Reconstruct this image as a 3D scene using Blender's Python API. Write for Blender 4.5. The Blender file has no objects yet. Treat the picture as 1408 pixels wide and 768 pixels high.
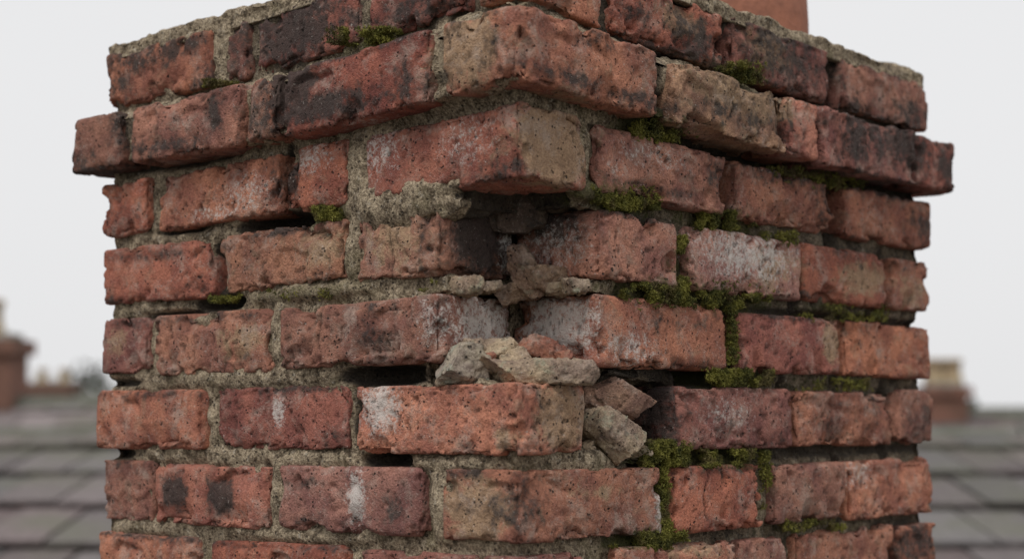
import bpy, math, numpy as np
from math import radians, sin, cos, tan, atan
rng = np.random.default_rng(7)
scene = bpy.context.scene

# ------------------------------------------------------------------ survey
F = 2602.0; ALPHA = radians(4.09); D = 1616.0; X0 = 5.0     # mm
TH = radians(40.8)
eL = np.array([-cos(TH), sin(TH)]); eR = np.array([sin(TH), cos(TH)])
LL = 581.0; LR = 730.0
CAMZ = 8.0

_lz = [27, 42, 101, 117, 176, 188, 246, 254, 313, 325, 380, 430]
_lv = [0, 5, 11, 9, 15, 15, 25, 28, 37, 38, 44, 44]
def lift(uL, uR, z):
    t = np.clip(np.maximum(uL/LL, uR/LR), 0, 1)
    return np.interp(z, _lz, _lv)*(1-t)**1.7
def to_xyz(uL, uR, z):
    z2 = z + lift(uL, uR, z)
    return np.stack([uL*eL[0]+uR*eR[0], uL*eL[1]+uR*eR[1], z2], -1)*0.001

def along(face, px, z, p=0.0):
    k = (px-704.0)/F
    if face == 'L': a, b = eL, -p*eR
    else: a, b = eR, -p*eL
    ca, sa = cos(ALPHA), sin(ALPHA)
    return (k*((D+b[1])*ca+z*sa)-X0-b[0])/(a[0]-k*a[1]*ca)
def height(face, u, py, p=0.0):
    a = eL if face == 'L' else eR
    Y = D+a[1]*u
    z = Y*tan(ALPHA+atan((384-py)/F))
    L = LL if face == 'L' else LR
    zz = z
    for _ in range(4):
        t = min(max(u/L, 0), 1)
        zz = z-np.interp(zz, _lz, _lv)*(1-t)**1.7
    return zz
def wall(face, px, py, p=0.0):
    u = along(face, px, 100, p)
    for _ in range(3):
        z = height(face, u, py, p); u = along(face, px, z, p)
    return u, z

# ------------------------------------------------------------------ noise
def _hash(x, y, z, s):
    h = (x.astype(np.int64)*374761393 + y.astype(np.int64)*668265263 + z.astype(np.int64)*2147483647 + s*144665) & 0xffffffff
    h = ((h ^ (h >> 13))*1274126177) & 0xffffffff
    h = ((h ^ (h >> 16))*2246822519) & 0xffffffff
    return ((h ^ (h >> 15)) & 0xffffff)/float(0xffffff)
def vn(p, sc, s=0):
    q = p/sc + 1000.0 + s*3.7
    i = np.floor(q); f = q-i; f = f*f*(3-2*f); i = i.astype(np.int64)
    x, y, z = i[:, 0], i[:, 1], i[:, 2]
    r = 0
    for dx in (0, 1):
        wx = f[:, 0] if dx else 1-f[:, 0]
        for dy in (0, 1):
            wy = f[:, 1] if dy else 1-f[:, 1]
            for dz in (0, 1):
                wz = f[:, 2] if dz else 1-f[:, 2]
                r = r + wx*wy*wz*_hash(x+dx, y+dy, z+dz, s)
    return r
def fbm(p, sc, s=0, o=3):
    r = 0; a = 1; t = 0
    for k in range(o):
        r = r+a*vn(p, sc/2**k, s+k*17); t += a; a *= .55
    return r/t
def ss(a, b, x):
    t = np.clip((x-a)/(b-a), 0, 1); return t*t*(3-2*t)

# ------------------------------------------------------------------ mesh helpers
def mk_mesh(name, V, Q, mat, parent=None, smooth=True, attrs=None, loc=None):
    me = bpy.data.meshes.new(name)
    V = np.asarray(V, dtype=np.float32); Q = np.asarray(Q, dtype=np.int32)
    n = Q.shape[1]
    me.vertices.add(len(V)); me.vertices.foreach_set('co', V.ravel())
    me.loops.add(Q.size); me.loops.foreach_set('vertex_index', Q.ravel())
    me.polygons.add(len(Q)); me.polygons.foreach_set('loop_start', np.arange(0, Q.size, n, dtype=np.int32))
    me.polygons.foreach_set('use_smooth', np.full(len(Q), smooth))
    me.update(calc_edges=True)
    if attrs:
        for k, a in attrs.items():
            at = me.attributes.new(k, 'FLOAT_COLOR', 'POINT')
            at.data.foreach_set('color', np.asarray(a, dtype=np.float32).ravel())
    me.materials.append(mat)
    ob = bpy.data.objects.new(name, me); scene.collection.objects.link(ob)
    if parent: ob.parent = parent
    if loc is not None: ob.location = loc
    return ob
def empty(name, loc=(0, 0, 0)):
    e = bpy.data.objects.new(name, None); scene.collection.objects.link(e); e.location = loc; e.empty_display_size = .2
    return e
def lattice(nx, ny, nz):
    idx = -np.ones((nx+1, ny+1, nz+1), dtype=np.int64)
    I, J, K = np.meshgrid(np.arange(nx+1), np.arange(ny+1), np.arange(nz+1), indexing='ij')
    m = (I == 0) | (I == nx) | (J == 0) | (J == ny) | (K == 0) | (K == nz)
    idx[m] = np.arange(m.sum())
    P = np.stack([I[m]/nx, J[m]/ny, K[m]/nz], -1)*2-1
    qs = []
    def quad(g, flip):
        a, b, c, d = g[:-1, :-1], g[1:, :-1], g[1:, 1:], g[:-1, 1:]
        q = np.stack([a, b, c, d], -1).reshape(-1, 4)
        qs.append(q[:, ::-1] if flip else q)
    quad(idx[0], True); quad(idx[nx], False)
    quad(idx[:, 0], False); quad(idx[:, ny], True)
    quad(idx[:, :, 0], True); quad(idx[:, :, nz], False)
    return P, np.concatenate(qs)
def roundbox(h, res, rfun, off):
    n = [max(2, int(round(2*h[i]/res))) for i in range(3)]
    P, Q = lattice(*n)
    p = P*h
    r = rfun(p+off)[:, None]
    c = np.clip(p, -(h-r), h-r)
    d = p-c; ln = np.linalg.norm(d, axis=1, keepdims=True)+1e-9
    nrm = d/ln
    return p, c+nrm*r, nrm, Q

# ------------------------------------------------------------------ weather patches
patches = []
def patch(ch, face, px, py, rx, ry, st, p=0):
    u, z = wall(face, px, py, p)
    ru = abs(wall(face, px+rx, py, p)[0]-u); rz = abs(wall(face, px, py+ry, p)[1]-z)
    if face == 'L': patches.append((u, -p, z, ru, 50, rz, st, ch))
    else: patches.append((-p, u, z, 50, ru, rz, st, ch))
def patch3(ch, uL, uR, z, rL, rR, rz, st): patches.append((uL, uR, z, rL, rR, rz, st, ch))
S, Wt, T, G = 0, 1, 2, 3
for a in [
 (S,'L',215,75,80,18,.45),(S,'L',160,110,20,40,.3),(S,'L',280,110,14,30,.35),(S,'L',400,40,66,50,.68),(S,'L',470,30,24,30,.45),(S,'L',325,50,25,25,.3),(S,'L',570,12,70,25,.5),
 (S,'L',420,125,38,45,.85),(S,'L',460,152,80,18,.85),(S,'L',560,55,45,14,.65),(S,'L',490,155,110,12,.65),(S,'L',580,110,14,34,.65),(S,'L',470,82,60,12,.6),(S,'L',255,135,80,10,.35),(S,'L',190,180,20,34,.5),(S,'L',250,205,80,10,.5),(S,'L',322,160,14,30,.5),(S,'L',130,225,30,20,.4),(S,'L',150,240,50,10,.55),
 (T,'L',660,75,62,60,.85),(S,'L',625,110,40,16,.45),(S,'L',706,60,10,50,.35),(S,'L',650,30,50,12,.3),
 (S,'R',790,60,30,18,.4),(S,'R',750,108,60,12,.55),(S,'R',850,138,60,12,.55),(S,'R',860,80,30,14,.3),(T,'R',1000,130,90,50,.7),(S,'R',975,160,50,16,.45),(S,'R',1050,180,30,20,.4),(S,'R',990,92,50,12,.4),(S,'R',1010,130,26,16,.3),(T,'R',820,110,60,14,.35),
 (S,'R',1150,190,25,60,.6),(S,'R',1215,200,60,35,.62),(S,'R',1290,235,30,40,.55),(S,'R',1200,165,60,12,.45),
 (S,'R',960,55,45,40,.5),(S,'R',900,68,50,12,.6),(S,'R',880,20,30,20,.35),(S,'R',1080,80,70,60,.48),(T,'R',1060,70,40,40,.6),(S,'R',1215,90,60,12,.5),(S,'R',1260,160,30,24,.4),(S,'R',1180,150,20,20,.4),(T,'R',940,30,40,30,.6),
 (Wt,'L',340,265,45,40,.46),(Wt,'L',300,292,60,14,.46),(Wt,'L',520,205,40,45,.50),(Wt,'L',640,190,60,50,.42),(Wt,'L',430,215,30,30,.38),(S,'L',400,245,12,34,.55),(S,'L',378,250,10,40,.5),(S,'L',165,300,30,16,.3),(S,'L',290,225,70,8,.4),(S,'L',600,160,110,8,.35),
 (T,'R',765,195,50,65,.9),(S,'R',714,228,10,20,.4),(Wt,'R',900,215,80,30,.48),(Wt,'R',845,220,25,40,.42),(S,'R',985,245,20,30,.4),(S,'R',1080,240,70,14,.4),(S,'R',1135,275,20,40,.45),(S,'R',1220,262,60,12,.5),(S,'R',1265,310,20,30,.4),(S,'R',900,260,80,8,.4),
 (S,'L',210,350,70,9,.45),(S,'L',265,395,30,14,.35),(S,'L',385,318,60,9,.45),(T,'L',440,340,40,40,.55),(T,'L',540,330,50,50,.55),(S,'L',580,330,9,45,.5),(S,'L',455,375,30,12,.3),(S,'L',150,412,20,10,.4),
 (Wt,'R',1030,350,80,45,.50),(T,'R',1070,370,50,40,.5),(S,'R',870,294,60,9,.5),(S,'R',1170,350,50,30,.3),(T,'R',1190,385,40,30,.6),(S,'R',1250,365,40,12,.3),(T,'R',1255,400,30,30,.5),(S,'R',1120,400,20,20,.3),(Wt,'R',860,330,30,30,.3),
 (S,'L',510,450,22,45,.5),(S,'L',425,450,10,40,.3),(S,'L',290,437,80,9,.45),(S,'L',170,445,30,9,.4),(Wt,'L',600,440,30,50,.44),(T,'L',330,470,40,30,.5),(T,'L',160,470,20,30,.45),(S,'L',340,490,30,12,.3),
 (S,'R',915,445,20,28,.42),(Wt,'R',870,480,50,30,.46),(S,'R',980,440,24,24,.35),(S,'R',1085,434,60,9,.4),(T,'R',1145,470,14,40,.7),(S,'R',1190,450,20,24,.3),(S,'R',960,500,60,10,.35),
 (S,'L',205,543,80,9,.45),(S,'L',155,602,30,10,.3),(Wt,'L',378,565,12,35,.64),(Wt,'L',525,560,30,40,.56),(S,'L',400,536,80,8,.45),(S,'L',330,600,30,12,.3),(S,'L',450,600,20,16,.35),(T,'R',775,570,40,60,.8),(T,'L',695,600,22,24,.5),(S,'R',742,560,18,36,.45),(S,'L',655,555,14,18,.35),(S,'R',740,616,50,9,.4),
 (S,'R',945,560,14,34,.35),(Wt,'R',1000,570,50,40,.5),(S,'R',1150,570,16,34,.4),(S,'R',1205,560,10,30,.35),(S,'R',1262,575,25,40,.42),(S,'R',1070,600,30,12,.3),
 (S,'L',240,674,17,23,1.0),(S,'L',304,682,17,22,1.0),(Wt,'L',492,685,15,45,.72),(S,'L',545,700,20,22,.42),(S,'L',430,715,60,10,.35),(S,'L',420,660,26,12,.35),(S,'L',170,640,30,9,.4),(Wt,'L',200,600,60,14,.35),
 (T,'L',655,700,50,60,.75),(S,'R',722,690,30,44,.45),(T,'R',820,676,60,14,.5),(S,'R',870,740,50,10,.4),(S,'L',640,652,40,10,.45),(Wt,'R',905,700,8,40,.6),
 (S,'R',1000,647,40,9,.4),(Wt,'R',1180,650,30,30,.44),(Wt,'R',1110,690,30,24,.38),(S,'R',1100,708,40,10,.3),(S,'L',250,740,140,10,.5),(S,'L',430,752,60,12,.4),(T,'R',960,755,60,20,.5),(S,'R',1260,745,30,30,.55)]:
    patch(*a)
patch3(S, 91, 62, 155, 12, 50, 40, .85); patch3(Wt, 91, 96, 140, 14, 18, 30, .5)
patch3(S, 60, 113, 170, 50, 12, 26, .6); patch3(Wt, 50, 113, 145, 60, 14, 34, .52)
patch3(Wt, 90, 60, 76, 16, 60, 40, .60); patch3(S, 90, 80, 60, 12, 24, 20, .3)
patch3(Wt, 50, 112, 76, 60, 14, 40, .64); patch3(S, 85, 112, 55, 24, 12, 40, .45)
patch3(S, 40, 229, 0, 60, 12, 50, .7)

moss_rects = [
 ('L',437,535,42,64,1300,20),('L',250,308,112,121,300,20),('L',410,470,284,302,900,0),('L',280,325,408,420,220,0),
 ('R',1000,1070,88,116,800,20),('R',860,960,162,196,800,4),('R',800,912,256,288,1500,0),('R',955,1045,290,316,1500,0),
 ('R',932,948,325,400,500,0),('R',865,1065,386,424,2500,0),('R',975,1070,508,530,1200,0),('R',885,965,606,640,1700,0),
 ('R',955,1062,618,642,1400,0),('R',906,924,640,745,900,0),('R',850,945,728,756,1300,0),('R',1006,1016,410,500,220,0),
 ('R',1060,1200,230,262,400,0),('R',1052,1064,630,700,130,0),('R',1105,1225,418,442,260,0),('R',1100,1230,520,536,220,0),('R',1045,1110,318,338,180,0),
 ('R',1066,1165,714,730,240,0),('L',575,600,385,400,60,0),('L',320,470,395,410,140,0)]
for (f, x0, x1, y0, y1, c, p) in moss_rects:
    patch(G, f, (x0+x1)/2, (y0+y1)/2, (x1-x0)/2*1.2+6, (y1-y0)/2*1.1+8, .72 if c > 450 else .42, p)

def masks(uL, uR, z):
    M = np.zeros((len(uL), 4))
    lo = (uL.min()-120, uR.min()-120, z.min()-80); hi = (uL.max()+120, uR.max()+120, z.max()+80)
    for (a, b, c, ra, rb, rc, st, ch) in patches:
        if a < lo[0] or a > hi[0] or b < lo[1] or b > hi[1] or c < lo[2] or c > hi[2]: continue
        d = ((uL-a)/ra)**2+((uR-b)/rb)**2+((z-c)/rc)**2
        M[:, ch] = np.maximum(M[:, ch], st*np.exp(-(d*.8)**1.2))
    return M

# ------------------------------------------------------------------ materials
def newmat(name):
    m = bpy.data.materials.new(name); m.use_nodes = True
    nt = m.node_tree; nt.nodes.clear()
    out = nt.nodes.new('ShaderNodeOutputMaterial'); b = nt.nodes.new('ShaderNodeBsdfPrincipled')
    nt.links.new(b.outputs[0], out.inputs[0]); b.inputs['Roughness'].default_value = .9
    b.inputs['Specular IOR Level'].default_value = .25
    return m, nt, b
class N:
    def __init__(s, nt): s.nt = nt; s.tc = nt.nodes.new('ShaderNodeTexCoord').outputs['Object']
    def lnk(s, a, b):
        if isinstance(a, (int, float)): b.default_value = a
        elif isinstance(a, tuple): b.default_value = a if len(a) == 4 else (*a, 1)
        else: s.nt.links.new(a, b)
    def noise(s, sc, det=5, ro=.6, dist=0, off=0, vec=None):
        n = s.nt.nodes.new('ShaderNodeTexNoise'); n.inputs['Scale'].default_value = sc
        n.inputs['Detail'].default_value = det; n.inputs['Roughness'].default_value = ro; n.inputs['Distortion'].default_value = dist
        v = vec or s.tc
        if off:
            a = s.nt.nodes.new('ShaderNodeVectorMath'); a.operation = 'ADD'; s.nt.links.new(v, a.inputs[0]); a.inputs[1].default_value = (off, off*.7, -off); v = a.outputs[0]
        s.nt.links.new(v, n.inputs['Vector']); return n.outputs['Fac']
    def vor(s, sc, feature='F1'):
        n = s.nt.nodes.new('ShaderNodeTexVoronoi'); n.feature = feature; n.inputs['Scale'].default_value = sc; s.nt.links.new(s.tc, n.inputs['Vector']); return n.outputs['Distance']
    def math(s, op, a, b=0.0, c=None):
        n = s.nt.nodes.new('ShaderNodeMath'); n.operation = op; s.lnk(a, n.inputs[0]); s.lnk(b, n.inputs[1])
        if c is not None: s.lnk(c, n.inputs[2])
        return n.outputs[0]
    def rng(s, v, a, b, c=0.0, d=1.0):
        n = s.nt.nodes.new('ShaderNodeMapRange'); n.interpolation_type = 'SMOOTHSTEP'
        s.lnk(v, n.inputs[0]); n.inputs[1].default_value = a; n.inputs[2].default_value = b; n.inputs[3].default_value = c; n.inputs[4].default_value = d
        return n.outputs[0]
    def mix(s, f, a, b, mode='MIX'):
        n = s.nt.nodes.new('ShaderNodeMix'); n.data_type = 'RGBA'; n.blend_type = mode
        s.lnk(f, n.inputs[0]); s.lnk(a, n.inputs[6]); s.lnk(b, n.inputs[7]); return n.outputs[2]
    def attr(s, name):
        n = s.nt.nodes.new('ShaderNodeAttribute'); n.attribute_name = name; return n
    def sep(s, c):
        n = s.nt.nodes.new('ShaderNodeSeparateColor'); s.nt.links.new(c, n.inputs[0]); return n.outputs
    def bump(s, h, st, dist, bsdf):
        n = s.nt.nodes.new('ShaderNodeBump'); n.inputs['Strength'].default_value = st; n.inputs['Distance'].default_value = dist
        s.lnk(h, n.inputs['Height']); s.nt.links.new(n.outputs[0], bsdf.inputs['Normal'])

def brick_material():
    m, nt, b = newmat('weathered_red_brick'); g = N(nt)
    base = g.attr('base').outputs['Color']; ma = g.attr('mask'); r, w, t = g.sep(ma.outputs['Color'])[:3]; gr = ma.outputs['Alpha']
    cv = g.attr('cav'); cav, edge, _ = g.sep(cv.outputs['Color'])[:3]
    n1 = g.noise(22, 5, .62); n2 = g.noise(120, 5, .72); n3 = g.noise(480, 2, .7); n4 = g.noise(48, 6, .72, .5, 11)
    c = g.mix(g.rng(n1, .36, .64), g.mix(1, base, (.70, .62, .66), 'MULTIPLY'), g.mix(1, base, (1.22, 1.17, 1.10), 'MULTIPLY'))
    c = g.mix(g.rng(n4, .52, .66, 0, .6), c, g.mix(1, base, (1.12, 1.5, 1.5), 'MULTIPLY'))
    ft = g.rng(g.math('ADD', t, g.math('MULTIPLY', g.math('SUBTRACT', n4, .5), 1.3)), .28, .58, 0, .9)
    c = g.mix(ft, c, g.mix(n1, (.26, .165, .10), (.47, .33, .205)))
    c = g.mix(g.rng(n3, .34, .68), g.mix(1, c, (.76, .74, .74), 'MULTIPLY'), g.mix(1, c, (1.18, 1.18, 1.18), 'MULTIPLY'))
    # pale lime dust, broad hazes broken by fine noise
    nd = g.noise(30, 8, .80, .3, 23)
    c = g.mix(g.rng(nd, .49, .66, 0, .55), c, (.42, .335, .28))
    # grime: ragged dark skins
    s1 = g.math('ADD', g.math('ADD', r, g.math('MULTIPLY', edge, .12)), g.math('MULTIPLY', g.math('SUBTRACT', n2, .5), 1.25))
    s1 = g.math('ADD', s1, g.math('MULTIPLY', g.math('SUBTRACT', n4, .5), 1.30))
    fs2 = g.rng(s1, .04, .42, 0, .50)
    c = g.mix(fs2, c, g.mix(1, c, (.45, .40, .40), 'MULTIPLY'))
    fs = g.rng(s1, .28, .66, 0, .90)
    c = g.mix(fs, c, g.mix(n3, (.020, .017, .016), (.075, .060, .054)))
    # pits and fine specks
    fp = g.math('MULTIPLY', g.rng(g.vor(220), .34, .16), g.rng(g.noise(120, 3, .6, 0, 5), .53, .60))
    c = g.mix(g.math('MULTIPLY', fp, .88), c, (.020, .016, .015))
    fq = g.math('MULTIPLY', g.rng(g.vor(430), .32, .12), g.rng(g.noise(40, 4, .7, 0, 31), .54, .62))
    c = g.mix(g.math('MULTIPLY', fq, .6), c, (.04, .03, .026))
    # white salts
    nw = g.noise(170, 7, .85, .3, 3)
    fw = g.rng(g.math('ADD', w, g.math('MULTIPLY', g.math('SUBTRACT', nw, .5), 1.9)), .36, .68, 0, .80)
    c = g.mix(fw, c, (.60, .56, .52))
    fw2 = g.rng(g.noise(300, 4, .8, .2, 41), .60, .70, 0, .65)
    c = g.mix(g.math('MULTIPLY', fw2, g.rng(nd, .42, .52)), c, (.58, .53, .48))
    fg = g.rng(g.math('ADD', gr, g.math('MULTIPLY', g.math('SUBTRACT', n2, .5), 1.6)), .45, .9, 0, .75)
    c = g.mix(fg, c, g.mix(n3, (.03, .035, .012), (.13, .135, .04)))
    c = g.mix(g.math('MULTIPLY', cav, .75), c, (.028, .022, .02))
    nt.links.new(c, b.inputs['Base Color'])
    h = g.math('ADD', g.math('MULTIPLY', n2, 1.0), g.math('MULTIPLY', n3, .5)); h = g.math('SUBTRACT', h, g.math('MULTIPLY', fp, .9))
    h = g.math('SUBTRACT', h, g.math('MULTIPLY', fq, .3))
    g.bump(h, 1.0, .0019, b)
    b.inputs['Roughness'].default_value = .9
    return m
def mortar_material(name='lime_mortar'):
    m, nt, b = newmat(name); g = N(nt)
    ma = g.attr('mask'); r, w, t = g.sep(ma.outputs['Color'])[:3]; gr = ma.outputs['Alpha']
    n1 = g.noise(24, 5, .65); n2 = g.noise(80, 7, .78, .3); n3 = g.noise(420, 3, .75)
    c = g.mix(g.rng(n2, .35, .60), (.11, .082, .055), (.54, .445, .32))
    c = g.mix(g.rng(n3, .36, .66), g.mix(1, c, (.50, .47, .44), 'MULTIPLY'), g.mix(1, c, (1.3, 1.28, 1.25), 'MULTIPLY'))
    c = g.mix(g.rng(n1, .54, .66, 0, .4), c, (.15, .13, .065))
    fp = g.rng(g.vor(170), .30, .12)
    c = g.mix(g.math('MULTIPLY', fp, .7), c, (.04, .033, .028))
    fw = g.rng(g.noise(120, 5, .8, 0, 9), .57, .67, 0, .7)
    c = g.mix(fw, c, (.64, .57, .46))
    fs = g.rng(g.math('ADD', r, g.math('MULTIPLY', g.math('SUBTRACT', n2, .5), 1.6)), .24, .65, 0, .88)
    c = g.mix(fs, c, (.038, .031, .027))
    fg = g.rng(g.math('ADD', gr, g.math('MULTIPLY', g.math('SUBTRACT', n2, .5), 1.4)), .25, .65, 0, .9)
    c = g.mix(fg, c, g.mix(n3, (.025, .028, .009), (.13, .13, .038)))
    nt.links.new(c, b.inputs['Base Color'])
    h = g.math('SUBTRACT', g.math('ADD', n2, g.math('MULTIPLY', n3, .7)), g.math('MULTIPLY', fp, .5))
    g.bump(h, 1.0, .005, b); b.inputs['Roughness'].default_value = .95
    return m
def moss_material():
    m, nt, b = newmat('moss_green'); g = N(nt)
    n1 = g.noise(45, 4, .7); n3 = g.noise(500, 2, .6)
    c = g.mix(g.rng(n1, .38, .62), (.035, .040, .010), (.19, .18, .035))
    c = g.mix(g.rng(n3, .45, .7, 0, .5), c, (.30, .27, .08))
    c = g.mix(g.rng(g.noise(25, 3, .6, 0, 8), .52, .62, 0, .6), c, (.10, .07, .04))
    nt.links.new(c, b.inputs['Base Color']); return m
M_brick = brick_material(); M_mortar = mortar_material(); M_moss = moss_material()

# ------------------------------------------------------------------ chimney
chim = empty('brick_chimney', (X0/1000, D/1000, CAMZ))
COURSE = {'G': (-184, -121), 'F': (-110, -47.5), 'E': (-35, 27), 'D': (41, 101), 'C': (116, 176), 'B': (187, 246), 'A': (254, 313), 'A2': (324, 383)}
PR = {'A': 24.0, 'B': 2.}
P_RED = [(.40, .135, .085), (.43, .17, .105), (.35, .12, .085), (.46, .175, .105), (.31, .12, .09), (.40, .17, .115), (.42, .14, .085), (.36, .155, .105)]
VB, QB, AB, AM, AC = [], [], [], [], []; nv = 0
rects = []
def add_brick(face, u0, u1, z0, z1, depth=102., p=0., res=2.4, wear=1.0, col=None, spall=0., cracks=(), tilt=0.):
    global nv
    seed = int(rng.integers(1, 9999))
    prot = p+rng.normal(0, 1.8)
    h = np.array([(u1-u0)/2, depth/2, (z1-z0)/2])
    off = rng.uniform(0, 5000, 3)
    rr = rng.uniform(3.2, 5.0)*wear
    def rfun(q): return np.clip(rr+11*wear*np.clip(vn(q, 24, seed)-.5, 0, 1)*2, 1.2, min(h)*.8)
    p0, q, nrm, Q = roundbox(h, res, rfun, off)
    s = p0+off
    e = np.sort(h-np.abs(p0), axis=1)[:, 1]
    if res < 5:
        n_mid = fbm(s, 20, seed, 4); n_hi = fbm(s, 5.0, seed+5, 2); n_lo = vn(s, 80, seed+9); n_c = fbm(s, 13, seed+3, 3)
        pits = ss(.68, .80, n_hi)
        chips = ss(.55, .62, n_c)*np.clip(1-e/11, 0, 1)
        big = ss(.62, .67, fbm(s, 30, seed+21, 2))*np.clip(1.1-e/24, 0, 1)
        sp = ss(.52, .535, fbm(s, 44, seed+31, 4))*spall
        disp = -(1.5*wear*(n_mid-.4))-1.8*(n_lo-.5)-1.7*pits-3.8*wear*chips-7.5*wear*big-.6*(n_hi-.5)-sp
        cav = np.clip(pits*.7+chips*.2*(n_hi > .5), 0, 1)
        for (cu, cw) in cracks:
            dd = np.abs((p0[:, 0]+h[0])-cu+14*(fbm(s, 26, seed+41, 3)-.5)*2)
            k = np.clip(1-dd/cw, 0, 1)*ss(.3, .45, vn(s, 20, seed+77)); disp -= 4*k; cav = np.maximum(cav, ss(.1, .7, k)*.9)
    else:
        disp = -2*(vn(s, 20, seed)); cav = np.zeros(len(s))
    q = q+nrm*disp[:, None]
    a1 = rng.normal(0, .008); a2 = rng.normal(0, .009)+tilt
    x = q[:, 0]-a1*q[:, 1]; y = q[:, 1]+a1*q[:, 0]; z = q[:, 2]+a2*q[:, 0]
    u = x+(u0+u1)/2; v = y+depth/2-prot; zz = z+(z0+z1)/2
    if face == 'L': uL, uR = u, v; Q = Q[:, ::-1]
    elif face == 'R': uL, uR = v, u
    elif face == 'BL': uL, uR = LL-v, u; Q = Q[:, ::-1]
    else: uL, uR = u, LR-v
    VB.append(to_xyz(uL, uR, zz)); QB.append(Q+nv); nv += len(q)
    c = np.array(col if col is not None else P_RED[rng.integers(len(P_RED))])*rng.uniform(.85, 1.12)*np.array([.88, 1.03, 1.12])
    AB.append(np.tile([*c, 1], (len(q), 1)))
    M = masks(uL, uR, zz) if res < 5 else np.zeros((len(q), 4))
    M[:, 0] += .0 if z0 < 180 else (.05 if z0 < 250 else .09)
    M[:, 0] += rng.uniform(-.06, .06); M[:, 1] += rng.uniform(-.10, .14)
    AM.append(M)
    ee = np.clip(1-e/8, 0, 1)
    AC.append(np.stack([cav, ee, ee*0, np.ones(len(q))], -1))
    rects.append((face, u0, u1, z0, z1))

rows = {
 'A2': (('L', [(640, 503), (490, 347), (338, 308), (290, 'E')]), ('R', [(845, 997), (1008, 1142), (1160, 'E')])),
 'A':  (('L', [(588, 388), (380, 337), (328, 180), (165, 'E')]), ('R', [(928, 1080), (1085, 1128), (1133, 1260), (1265, 'E')])),
 'B':  (('L', [(475, 392), (383, 218), (203, 'E')]), ('R', [(822, 1000), (1012, 1152), (1165, 'E')])),
 'C':  (('L', [(605, 487), (475, 298), (285, 'E')]), ('R', [(825, 935), (950, 1104), (1109, 1222), (1229, 'E')])),
 'D':  (('L', [(600, 388), (370, 211), (200, 'E')]), ('R', [(838, 1005), (1018, 1157), (1167, 'E')])),
 'E':  (('L', [(475, 292), (278, 'E')]), ('R', [(930, 1090), (1097, 1229), (1235, 'E')])),
 'F':  (('L', [(580, 383), (367, 210), (203, 'E')]), ('R', [(925, 1050), (1065, 1163), (1170, 'E')])),
 'G':  (('L', [(475, 290), (270, 'E')]), ('R', [(845, 1010), (1016, 1086), (1100, 1232), (1238, 'E')])),
}
spec = {('L', 'C', 0): dict(cracks=((60, 1.6),), wear=1.5, col=(.38, .17, .11)), ('L', 'D', 0): dict(cracks=((150, 2.4), (62, 1.4)), wear=1.2), ('R', 'D', 0): dict(wear=1.5),
        ('R', 'A', 0): dict(cracks=((90, 1.6),), spall=2., col=(.38, .20, .12)), ('R', 'C', 0): dict(wear=1.6, spall=1.5), ('L', 'C', 1): dict(wear=1.7, tilt=.02, col=(.42, .18, .11)),
        ('L', 'B', 0): dict(wear=1.4), ('R', 'B', 0): dict(spall=2.5), ('R', 'F', 0): dict(cracks=((50, 1.5),)), ('L', 'E', 0): dict(wear=1.2),
        ('L', 'F', 1): dict(col=(.41, .15, .10)), ('R', 'D', 2): dict(col=(.48, .175, .10), wear=.7), ('L', 'F', 0): dict(col=(.32, .14, .105)),
        ('R', 'A', 1): dict(col=(.48, .18, .12)), ('L', 'D', 1): dict(col=(.43, .18, .115), wear=1.3), ('R', 'C', 1): dict(col=(.42, .19, .14)), ('R', 'E', 1): dict(cracks=((20, 1.3), (90, 1.3))),
        ('L', 'E', 1): dict(col=(.42, .155, .095)), ('R', 'F', 2): dict(col=(.46, .175, .105)), ('L', 'A', 0): dict(col=(.38, .12, .08)), ('L', 'A2', 1): dict(col=(.34, .12, .085))}
for cn, faces in rows.items():
    z0, z1 = COURSE[cn]; p = PR.get(cn, 0.)
    for face, lst in faces:
        Lf = LL if face == 'L' else LR
        for i, (a, b) in enumerate(lst):
            ua = along(face, a, (z0+z1)/2+(25 if z0 > 180 else 0), p)
            ub = Lf+p if b == 'E' else along(face, b, (z0+z1)/2+(15 if z0 > 180 else 0), p)
            if i == 0 and cn in 'CD': ua = 91. if face == 'L' else 114.
            kw = dict(spec.get((face, cn, i), {}))
            if 'spall' not in kw and rng.random() < .45: kw['spall'] = rng.uniform(1.2, 2.6)
            if 'wear' not in kw: kw['wear'] = rng.uniform(.85, 1.35)
            j = rng.uniform(-2, 2, 2)
            add_brick(face, ua, ub, z0+j[0], z1+j[1], p=p, res=2.1 if ua < 330 else 2.6, **kw)
def corner(cn, face, pa, pb, **kw):
    z0, z1 = COURSE[cn]; p = PR.get(cn, 0.); o = 'R' if face == 'L' else 'L'
    zz = (z0+z1)/2+(30 if z0 > 180 else 0)
    add_brick(face, -p, along(face, pa, zz, p), z0, z1, depth=along(o, pb, zz, p)+p, p=p, res=2.0, **kw)
    rects.append((o, -p, along(o, pb, zz, p), z0, z1))
corner('B', 'L', 497, 808, col=(.42, .145, .095), spall=2, cracks=((12, 1.6),))
corner('E', 'L', 490, 808, col=(.45, .17, .105), wear=.9, spall=1.5)
corner('G', 'L', 495, 808)
corner('F', 'R', 910, 607, col=(.40, .16, .10), wear=.9, spall=1.5)
corner('A', 'R', 908, 607, col=(.42, .165, .10), wear=1.1, spall=1.5)
corner('A2', 'R', 830, 655)
z = -259.; k = 0
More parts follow.
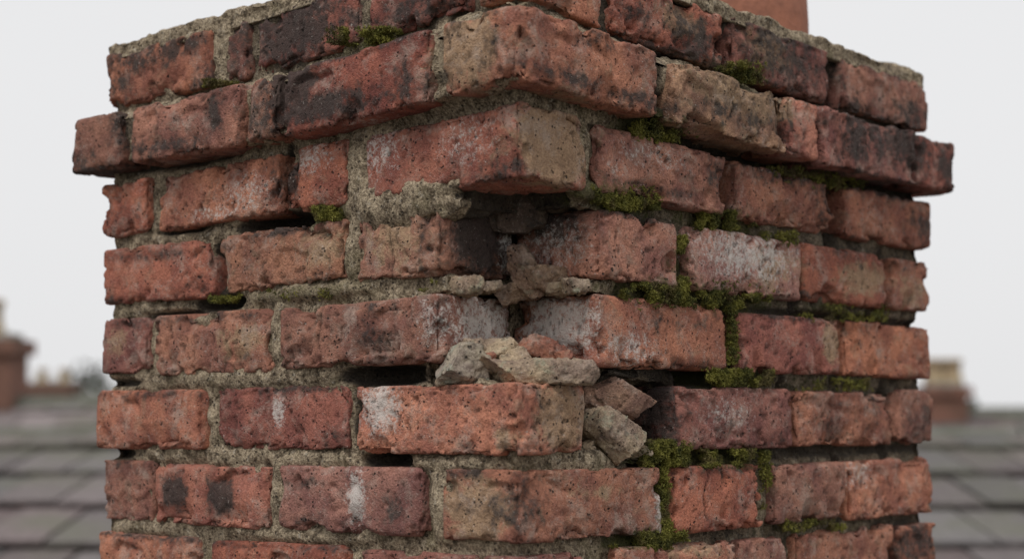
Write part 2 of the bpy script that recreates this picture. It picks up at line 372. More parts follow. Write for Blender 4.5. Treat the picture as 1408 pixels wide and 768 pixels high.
while z > -1000:
    z0, z1 = z, z+62
    fine = z > -300
    if k % 2 == 0: runL, runR = [(0, 98), (110, 322), (334, 470), (482, LL)], [(110, 322), (334, 546), (558, LR)]
    else: runL, runR = [(110, 322), (334, 470), (482, LL)], [(0, 98), (110, 322), (334, 546), (558, LR)]
    for a, b in runL: add_brick('L', a, b, z0, z1, res=4 if fine else 9)
    for a, b in runR: add_brick('R', a, b, z0, z1, res=4 if fine else 9)
    z -= 75; k += 1
zs = [COURSE[c] for c in COURSE]+[(-259-75*i, -197-75*i) for i in range(10)]
for i, (z0, z1) in enumerate(zs):
    p = 24. if z0 == 254 else 0.
    o = 0 if i % 2 else 60
    for a, b in [(114, 250+o), (262+o, 470), (482, 610+o/2), (622+o/2, LR+p)]: add_brick('BL', a, b, z0, z1, p=p, res=8)
    for a, b in [(114, 230+o), (242+o, LL-114)]: add_brick('BR', a, b, z0, z1, p=p, res=8)
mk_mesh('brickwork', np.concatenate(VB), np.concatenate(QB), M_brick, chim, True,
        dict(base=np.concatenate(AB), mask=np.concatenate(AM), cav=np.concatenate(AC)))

# mortar core --------------------------------------------------------------
boxes = []
def bx(a0, a1, b0, b1, c0, c1): boxes.append((a0, a1, b0, b1, c0, c1))
bx(8, LL-8, 8, LR-8, -330, -37)
bx(8, LL-8, 8, 92, -40, 29); bx(8, LL-8, 240, LR-8, -40, 29); bx(92, LL-8, 86, 245, -40, 29)
bx(112, LL-8, 8, LR-8, 26, 190); bx(8, LL-8, 136, LR-8, 26, 190)
bx(104, LL-8, 110, LR-8, 26, 190)
bx(8, LL-8, 8, LR-8, 194, 384); bx(70, LL-8, 8, LR-8, 186, 200); bx(8, LL-8, 96, LR-8, 186, 200)
bx(-14, LL+14, -14, LR+14, 258, 308)
bx(90, 130, 8, 130, 100, 119); bx(8, 130, 112, 140, 100, 119)
bx(72, 130, 6, 130, 170, 192); bx(10, 130, 96, 140, 174, 192); bx(80, 100, 6, 50, 164, 180)
bx(92, 130, 20, 130, 26, 44); bx(30, 130, 112, 140, 26, 44)
def remesh_boxes(bl, vox):
    V = []; Qs = []; n = 0
    for (a0, a1, b0, b1, c0, c1) in bl:
        P, Q = lattice(1, 1, 1)
        V.append(np.stack([np.where(P[:, 0] < 0, a0, a1), np.where(P[:, 1] < 0, b0, b1), np.where(P[:, 2] < 0, c0, c1)], -1)); Qs.append(Q+n); n += 8
    ob = mk_mesh('tmp', np.concatenate(V)*.001, np.concatenate(Qs), M_mortar)
    md = ob.modifiers.new('r', 'REMESH'); md.mode = 'VOXEL'; md.voxel_size = vox
    dg = bpy.context.evaluated_depsgraph_get(); ev = ob.evaluated_get(dg); me = ev.to_mesh()
    co = np.empty(len(me.vertices)*3, np.float32); me.vertices.foreach_get('co', co)
    no = np.empty(len(me.vertices)*3, np.float32); me.vertices.foreach_get('normal', no)
    nl = len(me.loops); li = np.empty(nl, np.int32); me.loops.foreach_get('vertex_index', li)
    q = li.reshape(-1, 4) if nl == 4*len(me.polygons) else None
    ev.to_mesh_clear(); bpy.data.objects.remove(ob)
    return co.reshape(-1, 3).astype(float)*1000, no.reshape(-1, 3).astype(float), q
co, no, q = remesh_boxes(boxes, .0030)
full = np.zeros(len(co)); void = np.zeros(len(co))
def mp(arr, face, px, py, rx, ry, st, p=0):
    u, z = wall(face, px, py, p); ru = abs(wall(face, px+rx, py, p)[0]-u); rz = abs(wall(face, px, py+ry, p)[1]-z)
    a = co[:, 0] if face == 'L' else co[:, 1]; b = co[:, 1] if face == 'L' else co[:, 0]
    d = ((a-u)/ru)**2+((co[:, 2]-z)/rz)**2
    arr[:] = np.maximum(arr, st*np.exp(-d**2)*(b < 22))
for a in [('L', 540, 275, 85, 34, 11), ('L', 482, 230, 16, 50, 8), ('L', 480, 340, 12, 60, 7), ('L', 378, 460, 14, 50, 7), ('L', 420, 400, 90, 12, 7), ('L', 205, 428, 60, 10, 3),
          ('L', 330, 518, 120, 16, 7), ('L', 200, 525, 70, 12, 4), ('L', 285, 570, 8, 50, 3), ('L', 600, 690, 18, 60, 8), ('L', 375, 680, 10, 60, 7), ('L', 250, 625, 120, 12, 4), ('L', 620, 637, 60, 12, 8), ('L', 420, 630, 60, 12, 4),
          ('R', 820, 620, 26, 40, 7), ('R', 916, 110, 16, 45, 8), ('R', 812, 200, 10, 50, 5), ('R', 820, 262, 50, 12, 10), ('L', 600, 80, 14, 50, 8), ('L', 375, 150, 14, 40, 6), ('L', 300, 75, 16, 60, 6), ('L', 170, 180, 8, 40, 5),
          ('L', 250, 322, 60, 12, 3), ('R', 1060, 680, 10, 50, 4), ('L', 650, 128, 120, 14, 5), ('R', 800, 150, 90, 14, 5), ('L', 200, 725, 60, 10, 4), ('L', 400, 735, 100, 12, 6), ('L', 210, 270, 8, 40, 3), ('R', 1120, 240, 60, 8, 3), ('L', 320, 205, 120, 8, 3)]: mp(full, *a)
for a in [('L', 515, 514, 52, 14, 50), ('L', 368, 306, 46, 13, 46), ('L', 290, 415, 30, 10, 34), ('L', 290, 370, 8, 36, 26), ('L', 520, 632, 28, 11, 40), ('L', 483, 570, 7, 40, 26), ('L', 230, 432, 40, 6, 16), ('L', 160, 526, 24, 6, 14), ('L', 240, 316, 40, 5, 12),
          ('R', 900, 515, 110, 15, 54), ('R', 1011, 465, 9, 50, 24), ('R', 1161, 480, 7, 50, 26), ('R', 1006, 235, 9, 60, 26), ('R', 1157, 300, 8, 50, 26), ('R', 1003, 70, 9, 60, 34), ('R', 1050, 120, 90, 10, 26), ('R', 1150, 140, 10, 60, 26),
          ('R', 1100, 235, 120, 12, 26), ('R', 905, 640, 20, 12, 10), ('L', 150, 622, 24, 8, 14), ('R', 1230, 580, 7, 50, 20), ('R', 1093, 570, 6, 50, 22), ('R', 1166, 670, 6, 50, 22), ('R', 940, 90, 100, 9, 26), ('L', 690, 255, 80, 10, 20),
          ('R', 1180, 250, 90, 9, 20), ('R', 1106, 380, 6, 50, 18), ('R', 1226, 400, 6, 50, 18), ('L', 500, 160, 90, 7, 18), ('L', 250, 220, 80, 7, 16), ('R', 980, 165, 100, 10, 16), ('R', 1180, 440, 120, 8, 12), ('R', 1100, 620, 160, 8, 8), ('L', 386, 240, 6, 40, 20), ('L', 205, 670, 5, 40, 14)]: mp(void, *a)
dn = -3.6+12*(fbm(co, 24, 3, 3)-.5)+6*(fbm(co, 9, 8, 2)-.5)+2.6*(vn(co, 3.6, 12)-.5)
dn += 1.6*ss(30, 200, co[:, 0])*(co[:, 1] < 40) - 3.0*(co[:, 0] < 40)*(co[:, 1] > 150)
dn = dn*(1-.35*np.clip(full/8, 0, 1))+full-void
dn = np.minimum(dn, np.where(full > 3, 10, 6.5))
inn = (co[:, 0] > 20) & (co[:, 1] > 20) & (co[:, 2] > -60)
dn = np.where(inn, np.clip(dn, -6, 3), dn)
co2 = co+no*dn[:, None]
M = masks(co[:, 0], co[:, 1], co[:, 2])
fl = np.clip(full/8, 0, 1)
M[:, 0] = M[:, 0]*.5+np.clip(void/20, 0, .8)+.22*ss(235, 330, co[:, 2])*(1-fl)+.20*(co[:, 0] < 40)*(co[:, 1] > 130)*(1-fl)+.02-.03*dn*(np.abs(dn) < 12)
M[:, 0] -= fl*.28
M[:, 0] += .55*((co[:, 2] > 140)*inn*(co[:, 2] < 200))  # darkens mortar in the notch, painting in the shade of the hollow
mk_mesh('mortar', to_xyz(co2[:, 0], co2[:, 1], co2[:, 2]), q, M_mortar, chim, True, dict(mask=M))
P, Q = lattice(8, 8, 12)
uL = (P[:, 0]+1)/2*(LL-16)+8; uR = (P[:, 1]+1)/2*(LR-16)+8; zz = -1000+(P[:, 2]+1)/2*680
mk_mesh('mortar_base', to_xyz(uL, uR, zz), Q, M_mortar, chim, False, dict(mask=np.tile([.2, 0, 0, 0], (len(P), 1))))
P, Q = lattice(190, 230, 8)
a = (P[:, 0]+1)/2; b = (P[:, 1]+1)/2; c = (P[:, 2]+1)/2
ed = np.minimum(np.minimum(a*LL, (1-a)*LL), np.minimum(b*LR, (1-b)*LR))
uL = a*(LL-4)+2; uR = b*(LR-4)+2
pp = np.stack([uL, uR, c*30], -1)
top = 382+np.clip(ed, 0, 150)*.30+18*fbm(pp, 36, 5, 4)+5*vn(pp, 8, 7)
zz = 377+(top-377)*c
jit = 12*(fbm(pp, 24, 2, 3)-.30)
sgL = np.where(a < .02, 1, np.where(a > .98, -1, 0)); sgR = np.where(b < .02, 1, np.where(b > .98, -1, 0))
mk_mesh('mortar_flaunching', to_xyz(uL+sgL*jit, uR+sgR*jit, zz), Q, M_mortar, chim, True, dict(mask=np.tile([.16, 0, 0, .14], (len(P), 1))))
def fillet(face, name):
    L = LL if face == 'L' else LR
    n = int(L/3); m = 12
    U, K = np.meshgrid(np.linspace(-4, L+4, n), np.linspace(0, 1, m), indexing='ij')
    U = U.ravel(); K = K.ravel()
    pp = np.stack([U, K*30, K*0], -1)
    v = -12+K*22; z = 306.+K*17*(.35+.9*fbm(pp, 30, 6, 3))+4*fbm(pp, 8, 3, 2)*K
    uL, uR = (U, v) if face == 'L' else (v, U)
    idx = np.arange(n*m).reshape(n, m)
    Q = np.stack([idx[:-1, :-1], idx[1:, :-1], idx[1:, 1:], idx[:-1, 1:]], -1).reshape(-1, 4)
    if face == 'L': Q = Q[:, ::-1]
    M = masks(uL, uR, z); M[:, 0] = .15
    mk_mesh(name, to_xyz(uL, uR, z), Q, M_mortar, chim, True, dict(mask=M))
fillet('L', 'ledge_mortar_a'); fillet('R', 'ledge_mortar_b')

# loose stones ---------------------------------------------------------------
VS, QS, SB, SM, SC = [], [], [], [], []; ns = 0
def stone(c, size, rz, tilt, col, seed, tan_=0., white=-.15, soot_shade=.0, green=0., cuts=8, rough=1.):
    global ns
    r = np.random.default_rng(seed)
    h = np.array(size)/2.
    n = [max(6, int(s/1.2)) for s in size]
    P, Q = lattice(*n)
    d = P/np.linalg.norm(P, axis=1, keepdims=True)
    p = (P*.6+d*.4*1.25)*h*1.12
    off = r.uniform(0, 900, 3)
    for _ in range(cuts):
        k = r.normal(size=3); k /= np.linalg.norm(k); lim = np.abs(k*h).sum()*r.uniform(.52, .74)
        o = p@k-lim+2.0*(fbm(p+off, 9, seed+3, 2)-.5); o = np.clip(o, 0, None); p = p-o[:, None]*k
    nr = p/(h*h); nr /= np.linalg.norm(nr, axis=1, keepdims=True)+1e-9
    hi = fbm(p+off, 4.0, seed, 2); mid = fbm(p+off, 12, seed, 3)
    step = ss(.5, .54, fbm(p+off, 16, seed+8, 3))
    p = p+nr*(4.5*rough*(mid-.5)+2.6*rough*(hi-.5)-1.8*step)[:, None]
    ct, st = cos(tilt), sin(tilt); p = np.stack([p[:, 0]*ct-p[:, 2]*st, p[:, 1], p[:, 0]*st+p[:, 2]*ct], -1)
    ct, st = cos(rz), sin(rz); p = np.stack([p[:, 0]*ct-p[:, 1]*st, p[:, 0]*st+p[:, 1]*ct, p[:, 2]], -1)
    VS.append((p+np.array(c))*.001); QS.append(Q+ns); ns += len(p)
    SB.append(np.tile([*col, 1], (len(p), 1))); SM.append(np.tile([soot_shade, white, tan_, green], (len(p), 1)))
    SC.append(np.stack([ss(.58, .76, hi)*.7, hi*0, hi*0, hi*0+1], -1))
BE = (.37, .30, .215); GR = (.35, .315, .25); RD = (.34, .16, .11); BR = (.25, .16, .115)
stone((-4, 106, 33), (104, 60, 34), .1, 0, (.24, .18, .12), 3, soot_shade=.15, rough=1.5)
stone((15, 56, 37), (96, 42, 21), .02, .01, BE, 11, cuts=2, green=.35, rough=1., soot_shade=.04)
stone((-48, 56, 43), (40, 34, 33), .3, .1, GR, 12, white=.1, green=.1, rough=1., soot_shade=.05)
stone((-20, 88, 58), (46, 34, 18), -.2, .12, BE, 13, rough=1., soot_shade=.05)
stone((20, 90, 60), (42, 26, 19), .3, -.35, RD, 14, rough=.7, cuts=5)
stone((-42, 76, 62), (22, 16, 12), .5, .2, BE, 15)
stone((-2, 74, 52), (26, 18, 12), .1, .2, BE, 16); stone((40, 80, 52), (16, 12, 9), .4, .1, RD, 17); stone((-66, 64, 31), (12, 10, 8), .4, .1, BE, 18)
stone((-26, 62, 51), (12, 10, 8), .2, .3, RD, 19); stone((46, 46, 31), (9, 8, 6), .4, .1, BE, 20)
stone((88, 142, 15), (60, 44, 44), .5, -.5, BR, 21, soot_shade=.14, rough=.7, cuts=6)
stone((82, 126, -21), (56, 42, 38), .7, -.45, BE, 22, tan_=.1, rough=.8, cuts=6, soot_shade=.04)
stone((60, 112, -33), (26, 24, 16), .2, .1, BE, 23); stone((112, 150, -30), (26, 24, 18), .2, .1, (.3, .24, .16), 24, green=.5)
stone((4, 114, 130), (28, 24, 46), .3, .15, (.24, .165, .115), 31, rough=1.3, soot_shade=.05)
stone((26, 110, 124), (58, 24, 20), .1, -.08, (.25, .175, .12), 32, rough=1.3, soot_shade=.05)
stone((-4, 114, 110), (36, 24, 16), .1, .1, (.23, .165, .115), 38, rough=1.3)
stone((-2, 126, 192), (50, 26, 44), .0, .2, (.15, .12, .09), 33, soot_shade=.3, rough=1.3)  # this and the next: shade under the corner brick painted into the colour
stone((30, 126, 200), (50, 24, 24), .0, -.1, (.17, .13, .10), 39, soot_shade=.3, rough=1.3)
stone((52, 94, 116), (36, 22, 13), .8, 0, BE, 34, green=.3, rough=1.3); stone((38, 112, 115), (26, 20, 14), .8, .2, BE, 42)
stone((-50, 80, 115), (44, 22, 14), -.75, 0, (.34, .27, .185), 35, rough=1.4, soot_shade=.05); stone((-30, 98, 114), (26, 20, 12), -.6, .1, (.30, .24, .17), 43, rough=1.4)
mk_mesh('loose_rubble', np.concatenate(VS), np.concatenate(QS), M_brick, chim, True, dict(base=np.concatenate(SB), mask=np.concatenate(SM), cav=np.concatenate(SC)))

# moss ------------------------------------------------------------------------
pts = []
for (f, x0, x1, y0, y1, c, p) in moss_rects:
    c = int(c*2.2)
    X = rng.uniform(x0, x1, c); Yp = rng.uniform(y0, y1, c)
    ua, za = wall(f, x0, (y0+y1)/2, p); ub, zb = wall(f, x1, (y0+y1)/2, p)
    um, zt = wall(f, (x0+x1)/2, y0, p); um, zb2 = wall(f, (x0+x1)/2, y1, p)
    t = (X-x0)/(x1-x0)
    u = ua+(ub-ua)*t; z = (za+(zb-za)*t)+(zt-zb2)*((y1-Yp)/(y1-y0)-.5)
    pp = np.stack([u, z, u*0], -1)
    dens = fbm(pp, 18, 5, 3)-.16*np.abs(2*t-1)**2
    keep = dens > .46
    v = -p+rng.uniform(0, 10, c)
    inb = np.zeros(c, bool)
    for (rf, a, b, z0, z1) in rects:
        if rf == f: inb |= (u > a+2.5) & (u < b-2.5) & (z > z0+2.5) & (z < z1-4)
    v = np.where(inb, -p-.3, v)
    keep &= (~inb) | (rng.random(c) < .05)
    if p > 15: z = np.where(z < 330, np.maximum(z, 312+rng.uniform(0, 8, c)), z); v = np.where(z < 326, rng.uniform(-16, 4, c), v)
    hgt = fbm(pp, 9, 9, 3)
    v = v-9*(hgt-.42)*(~inb)
    for i in np.nonzero(keep)[0]: pts.append((u[i], v[i], z[i]) if f == 'L' else (v[i], u[i], z[i]))
pts = np.array(pts)
K = 6; n = len(pts); base = np.repeat(to_xyz(pts[:, 0], pts[:, 1], pts[:, 2]), K, 0)+rng.normal(0, .0008, (n*K, 3))
dirn = rng.normal(0, .75, (n*K, 3))+np.array([0, -.8, .6]); dirn /= np.linalg.norm(dirn, axis=1, keepdims=True)
ln = rng.uniform(.0012, .0036, (n*K, 1)); wd = rng.uniform(.0004, .0008, (n*K, 1))
s1 = np.cross(dirn, rng.normal(size=(n*K, 3))); s1 /= np.linalg.norm(s1, axis=1, keepdims=True); s2 = np.cross(dirn, s1)
vs = np.stack([base-s1*wd, base+s1*wd*.6+s2*wd, base+s1*wd*.6-s2*wd, base+dirn*ln], 1).reshape(-1, 3)
i0 = np.arange(n*K)*4
tr = np.concatenate([np.stack([i0, i0+1, i0+3], -1), np.stack([i0+1, i0+2, i0+3], -1), np.stack([i0+2, i0, i0+3], -1)])
mk_mesh('moss', vs, tr, M_moss, chim, False)

# chimney pot -----------------------------------------------------------------
def simple(name, col, col2=None, sc=8, bump=.002, rough=.85, det=6):
    m, nt, b = newmat(name); g = N(nt); n1 = g.noise(sc, det, .65); n2 = g.noise(sc*9, 4, .6)
    c2 = col2 or tuple(x*.55 for x in col)
    c = g.mix(g.rng(n1, .35, .65), c2, col); c = g.mix(g.rng(n2, .45, .75, 0, .35), c, tuple(x*.4 for x in col))
    nt.links.new(c, b.inputs['Base Color']); g.bump(n2, .5, bump, b); b.inputs['Roughness'].default_value = rough; return m
def lathe(name, prof, mat, parent, loc, seg=48):
    prof = np.array(prof); m = len(prof); th = np.linspace(0, 2*np.pi, seg, endpoint=False)
    V = np.stack([np.outer(np.cos(th), prof[:, 0]), np.outer(np.sin(th), prof[:, 0]), np.tile(prof[:, 1], (seg, 1))], -1).reshape(-1, 3)
    i = np.arange(seg)[:, None]; j = np.arange(m-1)[None]
    a = i*m+j; b = ((i+1) % seg)*m+j
    Q = np.stack([a, b, b+1, a+1], -1).reshape(-1, 4)
    return mk_mesh(name, V, Q, mat, parent, True, loc=loc)
M_terra = simple('terracotta', (.36, .15, .095), (.22, .10, .07), 16)
prof = [(.106, 0), (.106, .05), (.104, .09), (.098, .10), (.094, .30), (.092, .40), (.104, .41), (.108, .43), (.104, .45), (.085, .455), (.080, .44), (.080, .05)]
pc = to_xyz(np.array([177.]), np.array([556.]), np.array([400.]))[0]
lathe('chimney_pot', prof, M_terra, chim, (pc[0], pc[1], .395))

# ------------------------------------------------------------------ background setting
def slate_mat(name, lich):
    m, nt, b = newmat(name); g = N(nt)
    base = g.attr('base').outputs['Color']; n1 = g.noise(2.2, 6, .65); n2 = g.noise(30, 6, .7)
    c = g.mix(1, base, g.mix(g.rng(n2, .3, .7), (.7, .7, .7), (1.25, 1.25, 1.25)), 'MULTIPLY')
    c = g.mix(g.rng(n1, .46, .66, 0, lich), c, (.125, .125, .09))
    nt.links.new(c, b.inputs['Base Color']); g.bump(n2, .5, .004, b); b.inputs['Roughness'].default_value = .85; return m
M_slate = slate_mat('roof_slate', .7)
M_wall = simple('house_brick_wall', (.28, .12, .08), (.20, .09, .06), 3)
M_dark = simple('distant_brick', (.22, .11, .08), (.13, .075, .055), 3)
M_glass = simple('window_glass', (.05, .06, .07), (.04, .05, .06), 1, rough=.1)
M_frame = simple('window_frame', (.7, .7, .68), (.6, .6, .58), 5)
M_lead = simple('lead_flashing', (.16, .17, .18), (.11, .12, .13), 12)
M_ridge = simple('ridge_tile_clay', (.16, .16, .14), (.11, .11, .085), 5)
def box(name, a, b, mat, parent):
    P, Q = lattice(1, 1, 1); a = np.array(a, float); b = np.array(b, float)
    return mk_mesh(name, a+(P+1)/2*(b-a), Q, mat, parent, False)
def slates(name, x0, x1, Ye, ze, Yr, zr, expo, w, parent, tone=1.0, hole=None):
    L = math.hypot(Yr-Ye, zr-ze); dy, dz = (Yr-Ye)/L, (zr-ze)/L
    nrm = np.array([0, -dz, dy])
    if nrm[2] < 0: nrm = -nrm
    P, Q0 = lattice(1, 1, 1); V, Q, B = [], [], []; k = 0
    rows_ = int(math.ceil(L/expo))
    for r in range(rows_):
        o = (w/2 if r % 2 else 0)
        for xx in np.arange(x0-o, x1, w):
            ww = w-.012; le = expo+.08
            s0 = r*expo+rng.normal(0, .008); t = (P+1)/2
            X = xx+t[:, 0]*ww; s = s0+t[:, 1]*le; s = np.minimum(s, L)
            hh = .012+(1-t[:, 1])*.026+t[:, 2]*.014+rng.normal(0, .003)
            if hole is not None:
                yc = Ye+dy*(s0+le/2)
                if hole[0] < xx+w/2 < hole[1] and hole[2] < yc < hole[3]: continue
            V.append(np.stack([X, Ye+dy*s+nrm[1]*hh, ze+dz*s+nrm[2]*hh], -1)); Q.append(Q0+k); k += 8
            g = rng.uniform(.75, 1.25)*tone; c = np.array([.130, .122, .120])*g+np.array([rng.uniform(0, .025), 0, 0])
            B.append(np.tile([*c, 1], (8, 1)))
    return mk_mesh(name, np.concatenate(V), np.concatenate(Q), M_slate, parent, False, dict(base=np.concatenate(B)))
def gable_body(parent, x0, x1, Ye, ze, Yr, zr, Yb, zb, mat, zg=0.):
    ins = .25
    V = []
    for x in (x0+ins, x1-ins):
        V += [(x, Ye+ins, zg), (x, Ye+ins, ze-.02+ins*(zr-ze)/(Yr-Ye)), (x, Yr, zr-.03), (x, Yb-ins, zb-.02+ins*(zr-zb)/(Yb-Yr)), (x, Yb-ins, zg)]
    me = bpy.data.meshes.new('walls'); me.from_pydata(V, [], [(0, 1, 2, 3, 4), (9, 8, 7, 6, 5), (0, 5, 6, 1), (1, 6, 7, 2), (2, 7, 8, 3), (3, 8, 9, 4)])
    me.materials.append(mat); ob = bpy.data.objects.new('walls', me); scene.collection.objects.link(ob); ob.parent = parent
    for side, Yw, sg in (('front', Ye+ins, -1), ('rear', Yb-ins, 1)):
        n = max(2, int((x1-x0)/3))
        for i in range(n):
            xc = x0+(i+.5)*(x1-x0)/n
            for zf in (1.0, 3.9):
                a = (Yw+sg*.02); f = (Yw+sg*.05)
                box(f'{side}_window', (xc-.5, min(Yw, a), zf), (xc+.5, max(Yw, a), zf+1.4), M_glass, parent)
                for (u0, u1, w0, w1) in ((-.55, .55, zf-.06, zf), (-.55, .55, zf+1.4, zf+1.46), (-.55, -.5, zf, zf+1.4), (.5, .55, zf, zf+1.4), (-.02, .02, zf, zf+1.4)):
                    box('window_frame', (xc+u0, min(Yw, f), w0), (xc+u1, max(Yw, f), w1), M_frame, parent)
def ridge(parent, x0, x1, Y, z, r=.09, col=None):
    V = []; Q = []; n = 9; k = 0
    for i, xx in enumerate(np.arange(x0, x1, .45)):
        for xe, rr in ((xx, r), (xx+.44, r*.96)):
            for t in np.linspace(-.15, np.pi+.15, n): V.append((xe, Y+rr*1.1*cos(t), z+rr*.75*sin(t)))
        for j in range(n-1): Q.append((k+j, k+j+1, k+n+j+1, k+n+j))
        k += 2*n
    mk_mesh('ridge_tiles', V, Q, col or M_ridge, parent, True)
H = empty('slate_roofed_house')
PT = .15
zr = CAMZ-.10
zf = lambda Y: zr-(7.5-Y)*PT
slates('roof_front_slope', -7, 7, -1.2, zf(-1.2), 7.5, zr, .56, .21, H, 1.0, hole=(-.55, .6, 1.5, 2.8))
slates('roof_rear_slope', -7, 7, 10.6, zr-1.5, 7.5, zr, .50, .22, H)
gable_body(H, -7, 7, -1.2, zf(-1.2), 7.5, zr, 10.6, zr-1.5, M_wall)
ridge(H, -7, 7, 7.5, zr, .07)
for nm, (a0, a1, b0, b1) in {'flashing_a': (-6, LL+6, -6, -1), 'flashing_b': (-6, -1, -6, LR+6)}.items():
    P, Q = lattice(20, 20, 2)
    uL = a0+(P[:, 0]+1)/2*(a1-a0); uR = b0+(P[:, 1]+1)/2*(b1-b0)
    v = to_xyz(uL, uR, np.zeros(len(P)))
    v[:, 2] = np.where(P[:, 2] > 0, .15, -.05)+((v[:, 1]+D/1000)*PT-7.5*PT-.10)
    mk_mesh(nm, v, Q, M_lead, chim, False)

def house(name, x0, x1, Ye, ze, Yr, zr_, Yb, zb, mat, tone=1., expo=.5, w=.3, stacks=()):
    h = empty(name)
    slates('roof_front_slope', x0, x1, Ye, ze, Yr, zr_, expo, w, h, tone); slates('roof_rear_slope', x0, x1, Yb, zb, Yr, zr_, expo, w, h, tone)
    gable_body(h, x0, x1, Ye, ze, Yr, zr_, Yb, zb, mat); ridge(h, x0, x1, Yr, zr_, .12)
    for (sx, sw, sd, zt, pots, pcol) in stacks:
        b0 = zr_-.8
        box('stack', (sx-sw/2, Yr-sd/2, b0), (sx+sw/2, Yr+sd/2, zt-.16), M_dark, h)
        box('stack_cap', (sx-sw/2-.05, Yr-sd/2-.05, zt-.16), (sx+sw/2+.05, Yr+sd/2+.05, zt-.05), M_dark, h)
        box('stack_top', (sx-sw/2+.03, Yr-sd/2+.03, zt-.05), (sx+sw/2-.03, Yr+sd/2-.03, zt), M_mort2, h)
        for i in range(pots):
            px_ = sx+(i-(pots-1)/2)*sw/max(pots, 1)*.95
            lathe('pot', [(.12, 0), (.12, .04), (.10, .07), (.095, .2), (.115, .22), (.11, .26), (.08, .26), (.08, .02)], pcol, h, (px_, Yr, zt), 20)
    return h
M_mort2 = simple('render_cement', (.34, .32, .28), (.22, .21, .18), 6)
M_buff = simple('buff_pot', (.42, .33, .20), (.30, .22, .14), 6)
C = CAMZ
house('terraced_house', -11, -1.2, 11.6, C-.9, 14.5, C+.06, 18.5, C-1.8, M_wall, 1.45, .35, .3, stacks=((-4.22, .9, .5, C+.62, 2, M_buff),))
house('terraced_house', 1.8, 13, 17, C-1.7, 21, C-.02, 25, C-1.8, M_dark, .9, .35, .3, stacks=((4.78, .42, .5, C+.36, 2, M_buff), (9.5, .9, .5, C+.5, 3, M_terra)))
house('terraced_house', -26, -7, 34, C-2.2, 38, C+.35, 42, C-2.2, M_dark, 1.4, .6, .6, stacks=((-9.2, .9, .6, C+.66, 2, M_buff), (-15, .8, .6, C+1.0, 3, M_terra)))
house('terraced_house', 9, 26, 38, C-2.4, 43, C+.1, 48, C-2.2, M_wall, 1.1, .6, .6, stacks=((14.8, .9, .6, C+.9, 3, M_terra),))

M_leaf = simple('foliage', (.085, .09, .06), (.05, .055, .04), .5)
M_bark = simple('bark', (.09, .07, .05), (.06, .05, .04), 4)
def trees(name, specs, n, size):
    V = []; TV = []; TQ = []; k = 0
    for (x, y, ht, r) in specs:
        for b in range(9):
            c = np.array([x, y, ht-r])+rng.normal(0, r*.42, 3)*np.array([1.2, 1, .7]); rr = r*rng.uniform(.3, .55)
            d = rng.normal(size=(n//9, 3)); d /= np.linalg.norm(d, axis=1, keepdims=True)
            V.append(c+d*rr*rng.uniform(.5, 1.08, (n//9, 1)))
            a0 = np.array([x, y, ht*.35]); a1 = c
            for (p_, rad) in ((a0, .09), (a1, .03)):
                for t in range(5): TV.append(p_+rad*np.array([cos(t*1.2566), sin(t*1.2566), 0]))
            for t in range(5): TQ.append((k+t, k+(t+1) % 5, k+5+(t+1) % 5, k+5+t))
            k += 10
        for (zz_, rad) in ((0, .28), (ht*.38, .14)):
            for t in range(5): TV.append(np.array([x, y, zz_])+rad*np.array([cos(t*1.2566), sin(t*1.2566), 0]))
        for t in range(5): TQ.append((k+t, k+(t+1) % 5, k+5+(t+1) % 5, k+5+t))
        k += 10
    V = np.concatenate(V); m = len(V)
    a = rng.normal(size=(m, 3)); a /= np.linalg.norm(a, axis=1, keepdims=True); b = np.cross(a, rng.normal(size=(m, 3))); b /= np.linalg.norm(b, axis=1, keepdims=True)
    vs = np.stack([V-a*size, V-b*size*.6, V+a*size, V+b*size*.6], 1).reshape(-1, 3)
    e = empty(name); mk_mesh('leaves', vs, np.arange(m*4).reshape(-1, 4), M_leaf, e, False); mk_mesh('limbs', TV, TQ, M_bark, e, False)
specs = [(x+rng.normal(0, 1), 75+rng.normal(0, 5), C+rng.uniform(1.4, 2.6), rng.uniform(2, 3.2)) for x in np.arange(-34, -8, 2.6)]
specs += [(x+rng.normal(0, 1), 80+rng.normal(0, 4), C+rng.uniform(.2, 1.3), rng.uniform(2, 3)) for x in np.arange(12, 40, 2.8)]
specs += [(7.2, 27, C+.42, 1.3), (8.3, 28, C+.35, 1.4)]
trees('distant_trees', specs, 1800, .16)

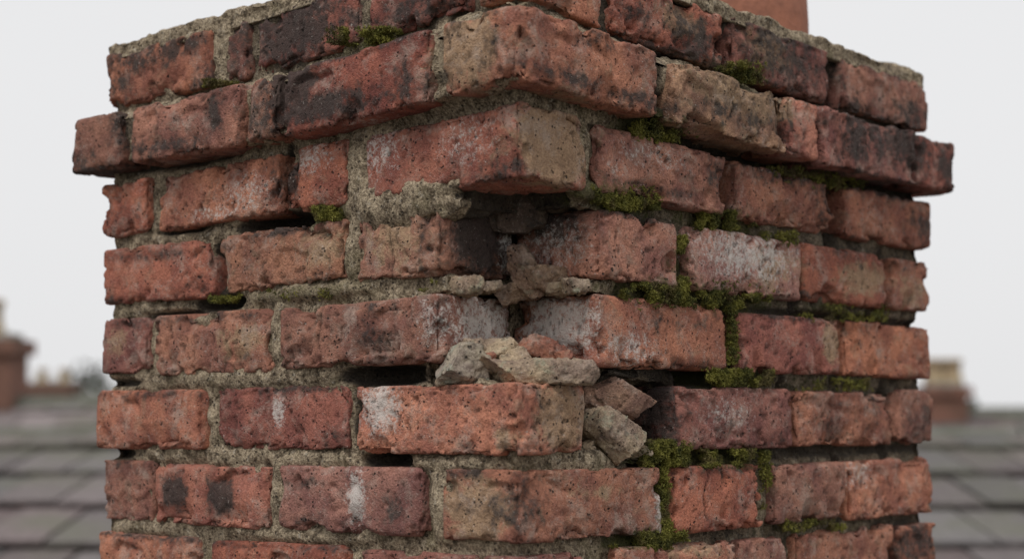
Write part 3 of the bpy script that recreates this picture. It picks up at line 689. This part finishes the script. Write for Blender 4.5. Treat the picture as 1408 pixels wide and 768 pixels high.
M_ground = simple('ground_grass', (.07, .085, .04), (.10, .095, .07), .15)
mk_mesh('ground', [(-600, -600, 0), (600, -600, 0), (600, 600, 0), (-600, 600, 0)], [(0, 1, 2, 3)], M_ground, None, False)
M_road = simple('asphalt', (.055, .055, .057), (.045, .045, .046), 2)
mk_mesh('road', [(-200, 28, .004), (200, 28, .004), (200, 33.5, .004), (-200, 33.5, .004)], [(0, 1, 2, 3)], M_road, None, False)

# ------------------------------------------------------------------ sky and light
w = bpy.data.worlds.new('World'); scene.world = w; w.use_nodes = True; nt = w.node_tree; nt.nodes.clear()
out = nt.nodes.new('ShaderNodeOutputWorld'); bg = nt.nodes.new('ShaderNodeBackground'); sky = nt.nodes.new('ShaderNodeTexSky')
sky.sky_type = 'NISHITA'; sky.sun_disc = False; EL = radians(56); AZ = radians(200)
sky.sun_elevation = EL; sky.sun_rotation = AZ; sky.air_density = 1; sky.dust_density = 4
hs = nt.nodes.new('ShaderNodeHueSaturation'); hs.inputs['Saturation'].default_value = .15
mx = nt.nodes.new('ShaderNodeMix'); mx.data_type = 'RGBA'; mx.inputs[0].default_value = .88; mx.inputs[7].default_value = (8.8, 8.8, 8.9, 1)
nt.links.new(sky.outputs[0], hs.inputs['Color']); nt.links.new(hs.outputs[0], mx.inputs[6]); nt.links.new(mx.outputs[2], bg.inputs[0])
bg.inputs[1].default_value = .1; nt.links.new(bg.outputs[0], out.inputs[0])
sd = bpy.data.lights.new('sun', 'SUN'); sd.energy = 1.5; sd.angle = radians(16); sd.color = (1, .97, .93)
so = bpy.data.objects.new('sun', sd); scene.collection.objects.link(so); so.location = (0, -4, 14)
from mathutils import Vector
dv = Vector((sin(AZ)*cos(EL), cos(AZ)*cos(EL), sin(EL))); so.rotation_euler = dv.to_track_quat('Z', 'Y').to_euler()

# ------------------------------------------------------------------ camera
cd = bpy.data.cameras.new('camera'); cam = bpy.data.objects.new('camera', cd); scene.collection.objects.link(cam)
cam.location = (0, 0, CAMZ); cam.rotation_euler = (radians(90)+ALPHA, 0, 0)
cd.sensor_width = 36; cd.lens = F/1408*36; cd.clip_start = .05; cd.clip_end = 2000
cd.dof.use_dof = True; cd.dof.focus_distance = 1.76; cd.dof.aperture_fstop = 4.5
scene.camera = cam
scene.view_settings.view_transform = 'Standard'; scene.view_settings.look = 'None'; scene.view_settings.exposure = 0
